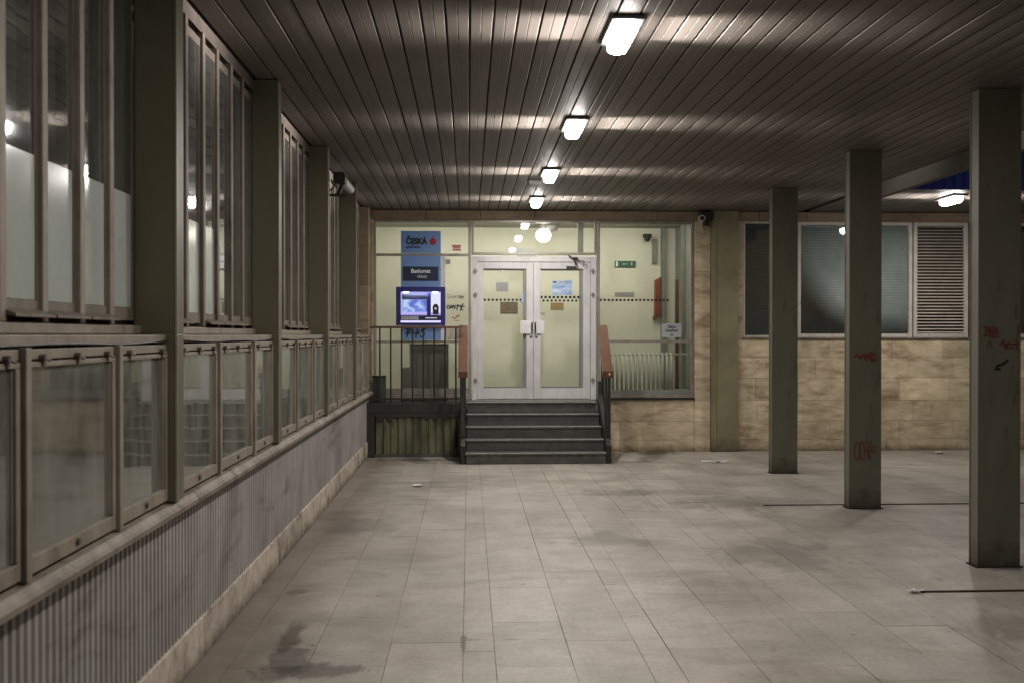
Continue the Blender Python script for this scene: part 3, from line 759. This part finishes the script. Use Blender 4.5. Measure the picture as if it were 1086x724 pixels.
# globe lamp
gl = thing('globe_lamp', (1.13, 14.95, 3.2), 'glowing white glass globe lamp hanging in the lobby', 'lamp')
MB().ball((1.13, 14.95, 3.20), .115, 24, 14, .9).build('globe', 'globe', gl, smooth=True)
m = MB(); m.cyl((1.22, 15.12, 3.29), (1.22, 15.12, 3.36), .14, .15, 24); m.cyl((1.13, 14.95, 3.3), (1.13, 14.95, 3.398), .04); m.build('canopy', 'housing', gl)
# notice in the right window
no = thing('paper_notice', (2.95, WALL, 1.8), 'grey printed notice stuck inside the lower right corner of the lobby window', 'notice')
B(2.83, GY-.006, 1.665, 3.12, GY-.003, 1.865).build('sheet', 'notice', no)
text('Zákaz', 2.975, 1.80, .052, GY-.008, 'ink', 'lettering', no, bold=.0012); text('kouření', 2.975, 1.745, .056, GY-.008, 'ink', 'lettering', no, bold=.0014)
MB().stroke(arc(2.975, 1.70, .016, .016, 0, 360, 10), .008, GY-.008).build('symbol', 'ink', no)
# red stickers on the left window glass
st_ = thing('sticker', (-.17, WALL+.05, 2.95), 'small torn red sticker high on the left lobby window', 'sticker')
B(-.235, GY-.006, 2.91, -.11, GY-.003, 3.0).build('sheet', 'paper', st_)
MB().stroke([(-.23, 2.985), (-.12, 2.985)], .022, GY-.008).stroke([(-.22, 2.955), (-.13, 2.96)], .014, GY-.009).stroke([(-.225, 2.925), (-.12, 2.93)], .018, GY-.008).build('print', 'logo_red', st_)
tag(B(-.335, GY-.006, 2.72, -.265, GY-.003, 2.79).build('label_sticker', 'grey_print'), 'tiny grey sticker just below the transom bar of the left lobby window', 'sticker')

# ------------------------------------------------------------------ bank sign + cash machine
sg = thing('bank_sign', (-.69, WALL, 2.85), 'blue two-part bank sign with dark lettering and red emblem above the cash machine', 'sign')
SY = WALL-.02
B(-.975, SY, 2.875, -.40, WALL+.018, 3.195).build('upper_board', 'blue_sign', sg, bevel=.003)
B(-.975, SY, 2.385, -.40, WALL+.018, 2.835).build('lower_board', 'blue_sign', sg, bevel=.003)
text('ČESKÁ', -.90, 3.005, .115, SY-.003, 'ink', 'lettering', sg, 'LEFT', .86, .0065)
text('spořitelna', -.90, 2.945, .058, SY-.003, 'darkblue', 'lettering', sg, 'LEFT', .9, .0012)
m = MB(); m.cyl((-.515, SY-.001, 3.04), (-.515, SY-.004, 3.04), .05, n=24); m.cyl((-.515, SY-.001, 3.105), (-.515, SY-.004, 3.105), .013, n=10); m.build('emblem', 'logo_red', sg)
m = MB(); m.stroke([(-.49, 3.062), (-.515, 3.072), (-.54, 3.058), (-.515, 3.04), (-.492, 3.024), (-.515, 3.008), (-.54, 3.018)], .010, SY-.006); m.build('emblem_mark', 'darkblue', sg)
B(-.945, SY-.006, 2.475, -.435, SY-.001, 2.68).build('name_plate', 'darkblue', sg)
text('Bankomat', -.69, 2.59, .078, SY-.009, 'print', 'lettering', sg, 'CENTER', .88, .0016)
text('vklady', -.67, 2.52, .058, SY-.009, 'printdim', 'lettering', sg, 'CENTER', 1, .0014)
B(-.395, WALL-.004, 1.625, -.335, WALL+.018, 2.835).build('side_strip', 'white', sg)

at = thing('cash_machine', (-.69, WALL, 1.6), 'lit cash machine with navy surround and glowing screen set in the lobby window', 'cash machine')
AY = WALL-.10
x0, x1, z0, z1 = -1.04, -.335, 1.835, 2.385
m = MB(); m.box(x0, AY, z0, x0+.065, WALL+.015, z1); m.box(x1-.065, AY, z0, x1, WALL+.015, z1); m.box(x0+.065, AY, z1-.07, x1-.065, WALL+.015, z1); m.box(x0+.065, AY, z0, x1-.065, WALL+.015, z0+.04)
m.build('surround', 'navy', at, bevel=.006)
B(x0+.06, WALL-.0, z0+.035, x1-.06, WALL+.016, z1-.065).build('back_panel', 'atm_lav', at)
m = B(x0+.085, WALL-.02, 2.03, -.60, WALL-.002, 2.20); m.build('screen', 'atm_screen', at)
m = MB(); m.prism([(WALL-.08, 2.215), (WALL-.002, 2.205), (WALL-.002, 2.275), (WALL-.05, 2.275)], 'x', x0+.085, -.58); m.build('hood', 'darkblue', at)
B(-.60, WALL-.03, 1.98, -.545, WALL-.003, 2.30).build('divider', 'navy', at)
B(-.543, WALL-.012, 2.02, -.41, WALL-.002, 2.30).build('side_panel', 'atm_white', at)
m = MB(); m.prism([(-.515, 1.99), (-.435, 1.99), (-.43, 2.10), (-.45, 2.135), (-.475, 2.145), (-.50, 2.135), (-.52, 2.10)], 'y', WALL-.035, WALL-.013)
cr = m.build('card_reader', 'black', at); m = MB(); m.cyl((-.475, WALL-.036, 2.075), (-.475, WALL-.040, 2.075), .017, n=12); m.build('slot_light', 'print', cr)
for xx in (-.90, -.48): MB().ball((xx, WALL-.055, 2.307), .045, 14, 6, .25).build('spot', 'atm_light', at)
m = MB(); m.prism([(WALL-.085, 1.905), (WALL-.003, 1.93), (WALL-.003, 1.985), (WALL-.085, 1.965)], 'x', x0+.066, x1-.066); sh = m.build('console', 'darkblue', at)
m = MB()
for i in range(7):
    for j in range(2): m.box(x0+.075+i*.036, WALL-.092, 1.914+j*.026, x0+.105+i*.036, WALL-.086, 1.936+j*.026)
m.build('keypad', 'atm_key', sh)
B(-.64, WALL-.092, 1.912, -.43, WALL-.086, 1.962).build('cash_slot', 'black', sh)
B(-.62, WALL-.098, 1.935, -.455, WALL-.093, 1.944).build('slot_light', 'atm_white', sh)
B(x0+.066, WALL-.09, 1.876, x1-.066, WALL-.08, 1.902).build('lip', 'atm_white', at)
B(-.975, WALL-.03, 1.625, -.40, WALL+.018, 1.832).build('apron', 'blue_sign', at, bevel=.003)
# black tag on the apron: P K S
yA = WALL-.034
m = MB(); z = 1.69
m.stroke([(-.885, z-.02), (-.87, z+.10)], 0.0189, yA); m.stroke([(-.91, z+.09), (-.85, z+.10), (-.83, z+.075), (-.86, z+.05), (-.90, z+.04)], 0.0175, yA-.002)
m.stroke([(-.90, z+.03), (-.82, z+.035)], 0.0135, yA-.004)
m.stroke([(-.80, z+.07), (-.77, z+.02), (-.71, z+.06)], 0.0175, yA-.001); m.stroke([(-.735, z+.09), (-.76, z-.03)], 0.0175, yA-.003); m.stroke([(-.77, z+.03), (-.70, z+.03)], 0.0162, yA-.005)
m.stroke([(-.62, z+.095), (-.67, z+.085), (-.675, z+.055), (-.64, z+.045), (-.635, z+.01), (-.66, z-.015), (-.70, z-.01)], 0.0175, yA-.002)
m.build('graffiti', 'ink', at)
# machine body behind the glass
m = MB(); m.box(-.86, WALL+.13, .77, -.30, WALL+.6, 1.57); m.box(-.98, WALL+.13, .77, -.863, WALL+.5, 1.22); m.build('safe', 'lobby_grey', at)
# scribbles on the glass to the right of the machine
sb = thing('glass_graffiti', (-.15, WALL+.05, 2.1), 'black and red scribbled tags on the glass between cash machine and door', 'graffiti')
yG = GY-.006
m = MB(); z = 2.10
m.stroke(arc(-.295, z, .02, .022, 30, 390, 10), 0.0165, yG); m.stroke([(-.26, z-.02), (-.255, z+.025), (-.235, z-.015), (-.225, z+.025)], 0.0165, yG-.002)
m.stroke([(-.195, z+.025), (-.215, z+.01), (-.19, z-.005), (-.215, z-.025)], 0.0165, yG-.004); m.stroke([(-.17, z-.04), (-.165, z+.03), (-.14, z+.02), (-.165, z)], 0.0165, yG-.002)
m.stroke([(-.115, z+.03), (-.11, z-.03), (-.085, z-.045)], 0.0165, yG-.001); m.stroke([(-.13, z+.01), (-.06, z+.005)], 0.0150, yG-.003); m.stroke([(-.08, z+.045), (-.12, z-.05)], 0.0165, yG-.005)
m.stroke([(-.15, z+.16), (-.075, z+.152)], 0.0135, yG); m.stroke([(-.145, z+.135), (-.08, z+.128)], 0.0135, yG)
m.build('black_tag', 'ink', sb)
m = MB(); z = 2.245
m.stroke([(-.31, z+.03), (-.25, z+.032)], 0.0090, yG); m.stroke([(-.31, z), (-.285, z-.02), (-.27, z+.01), (-.255, z-.015), (-.235, z+.01)], 0.0105, yG-.001); m.stroke(arc(-.215, z, .013, .016, 0, 360, 8), 0.0090, yG-.003); m.stroke(arc(-.18, z+.005, .013, .015, 0, 360, 8), 0.0090, yG-.003)
m.build('faint_tag', 'lobby_grey', sb)
m = MB(); z = 1.955
m.stroke([(-.235, z), (-.205, z-.025), (-.165, z+.01), (-.135, z+.03)], 0.0180, yG); m.stroke([(-.20, z-.05), (-.15, z-.05)], 0.0135, yG); m.stroke([(-.18, z+.02), (-.14, z+.0)], 0.0135, yG-.003)
m.build('red_tag', 'faded_red', sb)
tag(B(-.33, GY-.008, 1.63, -.05, GY-.004, 1.815).build('old_poster', 'brown_print'), 'tattered brown and white poster remnant behind the balustrade near the rail', 'poster')
bpy.data.objects['old_poster'].data.materials[0] = surf('tattered_paper', (.45, .43, .36), (.15, .13, .08), .6, 16, (2, 1, .5))

# ------------------------------------------------------------------ stairs, landing, rails
sr = thing('staircase', (.93, 13.05, 0), 'five dark stone steps with worn pale nosings rising to the double door', 'stairs')
rz = .152; tr = .24; y = 13.0
for i in range(5):
    zt = rz*(i+1); yb = WALL-.025 if i == 4 else y+tr+.05
    m = MB(); m.box(-.03+.004*i, y+.02, rz*i if i else 0, 1.815-.001*i, WALL-.025, zt-.033)
    s_ = m.build('step', 'step', sr)
    m = MB(); m.box(-.045+.004*i, y, zt-.032, 1.820-.001*i, yb, zt-.004)
    m.build('tread', 'step', s_, bevel=.004)
    m = MB(); m.box(-.040+.004*i, y-.004, zt-.014, 1.818-.001*i, y+.02, zt-.001)
    m.build('nosing', 'nosing', s_, bevel=.003)
    y += tr
B(.05, WALL-.12, .757, 1.81, WALL-.008, .766).build('threshold', 'nosing', sr)
m = MB(); z = .69
m.stroke([(1.64, z+.0), (1.67, z+.03), (1.67, z-.02)], .010, 13.0+4*tr+.016); m.stroke([(1.71, z+.03), (1.70, z-.02), (1.73, z-.02)], .009, 13.0+4*tr+.016); m.stroke([(1.74, z-.02), (1.76, z+.03), (1.78, z+.01)], .009, 13.0+4*tr+.016)
m.build('graffiti', 'black', sr)
# raised landing at left
ld = thing('raised_landing', (-.7, 13.9, 0), 'blackened landing with mossy ribbed green front, left of the steps', 'landing')
LY = 13.80
B(-1.43, LY, .62, -.05, WALL-.025, .755).build('deck', 'blackrust', ld, bevel=.005)
m = MB(); prof = []; x = -1.30; k = 0
while x < -.08:
    prof += [(x, LY+.055), (x+.015, LY+.03), (x+.075, LY+.03), (x+.09, LY+.055)]; x += .105
n = len(prof)
m.add([(q[0], q[1], .05) for q in prof]+[(q[0], q[1], .62) for q in prof], [(i, i+1, n+i+1, n+i) for i in range(n-1)])
m.build('ribbed_panel', 'green', ld)
B(-1.31, LY+.03, 0, -.06, LY+.10, .048).build('kerb', 'step', ld)
B(-1.43, LY-.003, 0, -1.305, LY+.12, .618).build('post', 'blackrust', ld)
m = MB()
for i in range(9):
    x = -1.23+i*.128; h = random.uniform(.05, .13); m.box(x-.035, LY+.004, .62-h, x+.035, LY+.028, .58)
m.box(-1.30, LY+.002, .56, -.07, LY+.029, .619)
m.build('drip_edge', 'blackrust', ld)
# balustrade
bl = thing('balustrade', (-.7, LY+.05, .76), 'black iron balustrade with rusty top rail on the left landing', 'balustrade')
B(-1.375, LY+.02, 1.79, -.085, LY+.08, 1.822).build('top_rail', 'rustrail', bl, bevel=.004)
B(-1.375, LY+.035, .80, -.085, LY+.06, .825).build('bottom_rail', 'black', bl)
for i in range(8):
    x = -1.235+i*.151; MB().cyl((x, LY+.048, .757), (x, LY+.048, 1.79), .0115, n=8).build('baluster', 'black', bl)
# handrails
def handrail(x, w, name_label, lean):
    r = thing('handrail', (x, 13.3, 0), name_label, 'handrail', 'handrails of the entrance steps')
    ya, za, yb, zb = 13.12, 1.13, 14.02, 1.80
    def xl(y): return x + lean*(14.02-y)
    prof = [(ya, za), (ya, za+.09), (yb-.02, zb+.035), (yb+.05, zb+.035), (yb+.05, zb-.05)]
    m = MB(); n = len(prof)
    vs = [(xl(p[0])-w/2, p[0], p[1]) for p in prof]+[(xl(p[0])+w/2, p[0], p[1]) for p in prof]
    m.add(vs, [(i, (i+1) % n, n+(i+1) % n, n+i) for i in range(n)]+[tuple(range(n))[::-1], tuple(range(n, 2*n))])
    m.build('rail', 'wood', r, bevel=.006)
    m = MB(); a = x+lean*.9
    m.box(a-.040, 13.14, 0, a-.004, 13.19, 1.135); m.box(a+.004, 13.14, 0, a+.040, 13.19, 1.135); m.box(a-.045, 13.12, .0, a+.05, 13.2, .05)
    m.build('post', 'black', r, bevel=.003)
    B(x-.02, 13.97, .70, x+.02, 14.01, 1.76).build('post', 'black', r, bevel=.003)
    m = MB(); m.prism([(13.02, .0), (13.02, .24), (13.9, .86), (13.9, 1.05), (13.96, 1.05), (13.96, .60), (13.2, .0)], 'x', a-.03, a+.03); m.build('stringer', 'black', r)
    return r
hl = handrail(-.075, .125, 'worn red wooden handrail left of the steps, meeting the balustrade', -.0)
hr = handrail(1.90, .135, 'worn red wooden handrail right of the steps, paint chipped near its end', -.05)
B(1.865, 13.113, 1.165, 1.885, 13.118, 1.195).build('chip', 'paper', hr)
tb = thing('litter_bin', (-1.27, 14.1, .757), 'dark ribbed metal bin in the corner behind the balustrade', 'bin')
m = MB()
for k in range(12):
    a0 = 2*math.pi*k/12; m.box(-1.265+.082*math.cos(a0)-.012, 14.1+.082*math.sin(a0)-.012, .765, -1.265+.082*math.cos(a0)+.012, 14.1+.082*math.sin(a0)+.012, 1.10)
m.cyl((-1.265, 14.1, .76), (-1.265, 14.1, 1.09), .078, .08, 20); m.build('body', 'bin', tb); MB().cyl((-1.265, 14.1, 1.101), (-1.265, 14.1, 1.125), .10, n=20).build('rim', 'black', tb)

# ------------------------------------------------------------------ cameras on the walls
c1 = thing('bullet_camera', (-1.25, 9.9, 3.2), 'silver bullet security camera on a black bracket high on the left wall', 'camera')
m = MB(); m.tube([(-1.42, 9.72, 3.06), (-1.20, 9.74, 3.055)], .014); m.tube([(-1.27, 9.74, 3.06), (-1.25, 9.78, 3.13), (-1.24, 9.82, 3.17)], .022)
m.tube([(-1.40, 9.70, 3.33), (-1.41, 9.70, 3.18), (-1.37, 9.70, 3.08), (-1.32, 9.71, 3.12), (-1.28, 9.74, 3.22)], .009); m.build('bracket', 'black', c1)
m = MB(); m.prism([(-1.315, 3.18), (-1.205, 3.18), (-1.195, 3.235), (-1.21, 3.285), (-1.31, 3.285), (-1.32, 3.235)], 'y', 9.72, 9.86); m.build('front_hood', 'black', c1, bevel=.008)
m = MB(); m.cyl((-1.255, 9.86, 3.235), (-1.235, 10.42, 3.215), .048, .046, 16); m.build('housing', 'silver', c1, smooth=False, bevel=.004)
c2 = thing('corner_camera', (3.4, 14.2, 3.35), 'small dark security camera with pale lens ring under the lintel beside the pilaster', 'camera')
m = MB(); m.box(3.34, 14.12, 3.35, 3.53, 14.31, 3.47); m.cyl((3.44, 14.22, 3.27), (3.44, 14.22, 3.36), .055, .04, 14); m.tube([(3.40, 14.25, 3.27), (3.44, 14.25, 3.22), (3.49, 14.25, 3.25), (3.5, 14.28, 3.34)], .007); m.build('body', 'black', c2, bevel=.006)
m = MB(); m.cyl((3.34, 14.05, 3.365), (3.36, 14.2, 3.375), .048, n=20); m.build('barrel', 'lens', c2); MB().cyl((3.3395, 14.043, 3.3645), (3.34, 14.049, 3.365), .032, n=20).build('lens', 'black', c2)
jb = tag(B(.70, 11.5, CEIL-.06, .84, 11.66, CEIL-.006).build('junction_box', 'housing', bevel=.004), 'small dark junction box between the third and fourth ceiling lights', 'box')

# ------------------------------------------------------------------ ceiling lights
SIDE_W = 6.5
def make_light(x, y, label):
    r = thing('ceiling_light', (x, y, CEIL), label, 'ceiling light', 'fluorescent lights on the ceiling')
    m = MB(); m.box(x-.095, y-.265, CEIL-.028, x+.095, y+.265, CEIL-.006); m.build('housing', 'housing', r, bevel=.006)
    m = MB()
    def ringf(w, l, z, c=.03):
        return [(x-w+c, y-l, z), (x+w-c, y-l, z), (x+w, y-l+c, z), (x+w, y+l-c, z), (x+w-c, y+l, z), (x-w+c, y+l, z), (x-w, y+l-c, z), (x-w, y-l+c, z)]
    rings = [ringf(.060, .225, CEIL-.0285), ringf(.060, .225, CEIL-.072), ringf(.050, .212, CEIL-.095), ringf(.030, .185, CEIL-.105, .02)]
    vs = [v for q in rings for v in q]; fs = []
    for j in range(3):
        for i in range(8): fs.append((j*8+i, (j+1)*8+i, (j+1)*8+(i+1) % 8, j*8+(i+1) % 8))
    fs.append(tuple(range(24, 32))[::-1]); m.add(vs, fs)
    m.build('diffuser', 'diffuser', r, smooth=True)
    la = bpy.data.lights.new('tube_glow', 'AREA'); la.shape = 'RECTANGLE'; la.size = .07; la.size_y = .38; la.energy = 47; la.color = (1, .94, .885)
    lo = bpy.data.objects.new('tube_glow', la); col.objects.link(lo); lo.parent = r; lo.location = (0, 0, -.108)
    for s in (-1, 1):
        la = bpy.data.lights.new('side_glow', 'AREA'); la.shape = 'RECTANGLE'; la.size = .055; la.size_y = .44
        la.energy = SIDE_W; la.color = (1, .93, .90); la.spread = R(34)
        lo = bpy.data.objects.new('side_glow', la); col.objects.link(lo); lo.parent = r
        lo.location = (s*.102, 0, -.060)
        d = Vector((s, 0, .10)); lo.rotation_euler = d.to_track_quat('-Z', 'Y').to_euler()
        lo.rotation_euler = (0, R(-90-5)*s, 0)
    return r
L1 = make_light(.90, 5.80, 'lit ceiling light nearest the viewer, fully in the picture')
dup(L1, (.90, 8.40, CEIL), 'second lit ceiling light along the row above the passage')
dup(L1, (.90, 10.90, CEIL), 'third lit ceiling light along the row, just before the junction box')
dup(L1, (.90, 13.08, CEIL), 'last lit ceiling light of the row, closest to the entrance doors')
dup(L1, (.90, 2.90, CEIL), 'lit ceiling light above the photographer, out of the picture')
dup(L1, (6.28, 12.65, CEIL), 'lit ceiling light at far right in front of the louvred window')

# added unseen light behind the lintel, evens out the lobby walls
la = bpy.data.lights.new('lobby_fill', 'AREA'); la.shape = 'RECTANGLE'; la.size = 4.4; la.size_y = .12; la.energy = 84; la.color = (1, .95, .83)
lt_ = thing('lobby_fill_light', (.9, WALL+.2, LC), 'added unseen strip behind the lintel that lights the lobby evenly', 'lamp')
B(-1.35, WALL+.14, LC-.03, 3.15, WALL+.27, LC-.003).build('housing', 'housing', lt_)
lo = bpy.data.objects.new('lobby_fill', la); col.objects.link(lo); lo.parent = lt_; lo.location = (0, .0, -.036); lo.rotation_euler = (R(32), 0, 0)
# glow of the cash machine
la = bpy.data.lights.new('machine_glow', 'AREA'); la.shape = 'RECTANGLE'; la.size = .5; la.size_y = .04; la.energy = 1.2; la.color = (.7, .75, 1)
lo = bpy.data.objects.new('machine_glow', la); col.objects.link(lo); lo.parent = at; lo.location = (-.0, -.06, .705)

# ------------------------------------------------------------------ world, moon, camera
w = bpy.data.worlds.new('World'); sc.world = w; w.use_nodes = True
t = w.node_tree; bg = t.nodes['Background']
sky = t.nodes.new('ShaderNodeTexSky'); sky.sky_type = 'NISHITA'; sky.sun_disc = False
sky.sun_elevation = R(-3); sky.sun_rotation = R(120); t.links.new(sky.outputs[0], bg.inputs[0]); bg.inputs[1].default_value = .6
sl = bpy.data.lights.new('moon', 'SUN'); sl.energy = .01; sl.angle = R(.5); sl.color = (.8, .88, 1)
so = bpy.data.objects.new('moon', sl); col.objects.link(so); so.rotation_euler = (R(50), 0, R(60))

cam = bpy.data.cameras.new('camera'); co = bpy.data.objects.new('camera', cam); col.objects.link(co)
co.location = (0, 0, 1.70); cam.sensor_width = 36; cam.lens = 36*1050/1086
co.rotation_euler = (R(90)-math.atan(7/1050), 0, -math.atan(46/1050))
cam.clip_start = .05; cam.clip_end = 500
cam.dof.use_dof = True; cam.dof.focus_distance = 13; cam.dof.aperture_fstop = 4
sc.camera = co
sc.view_settings.view_transform = 'Standard'; sc.view_settings.look = 'None'; sc.view_settings.exposure = 0
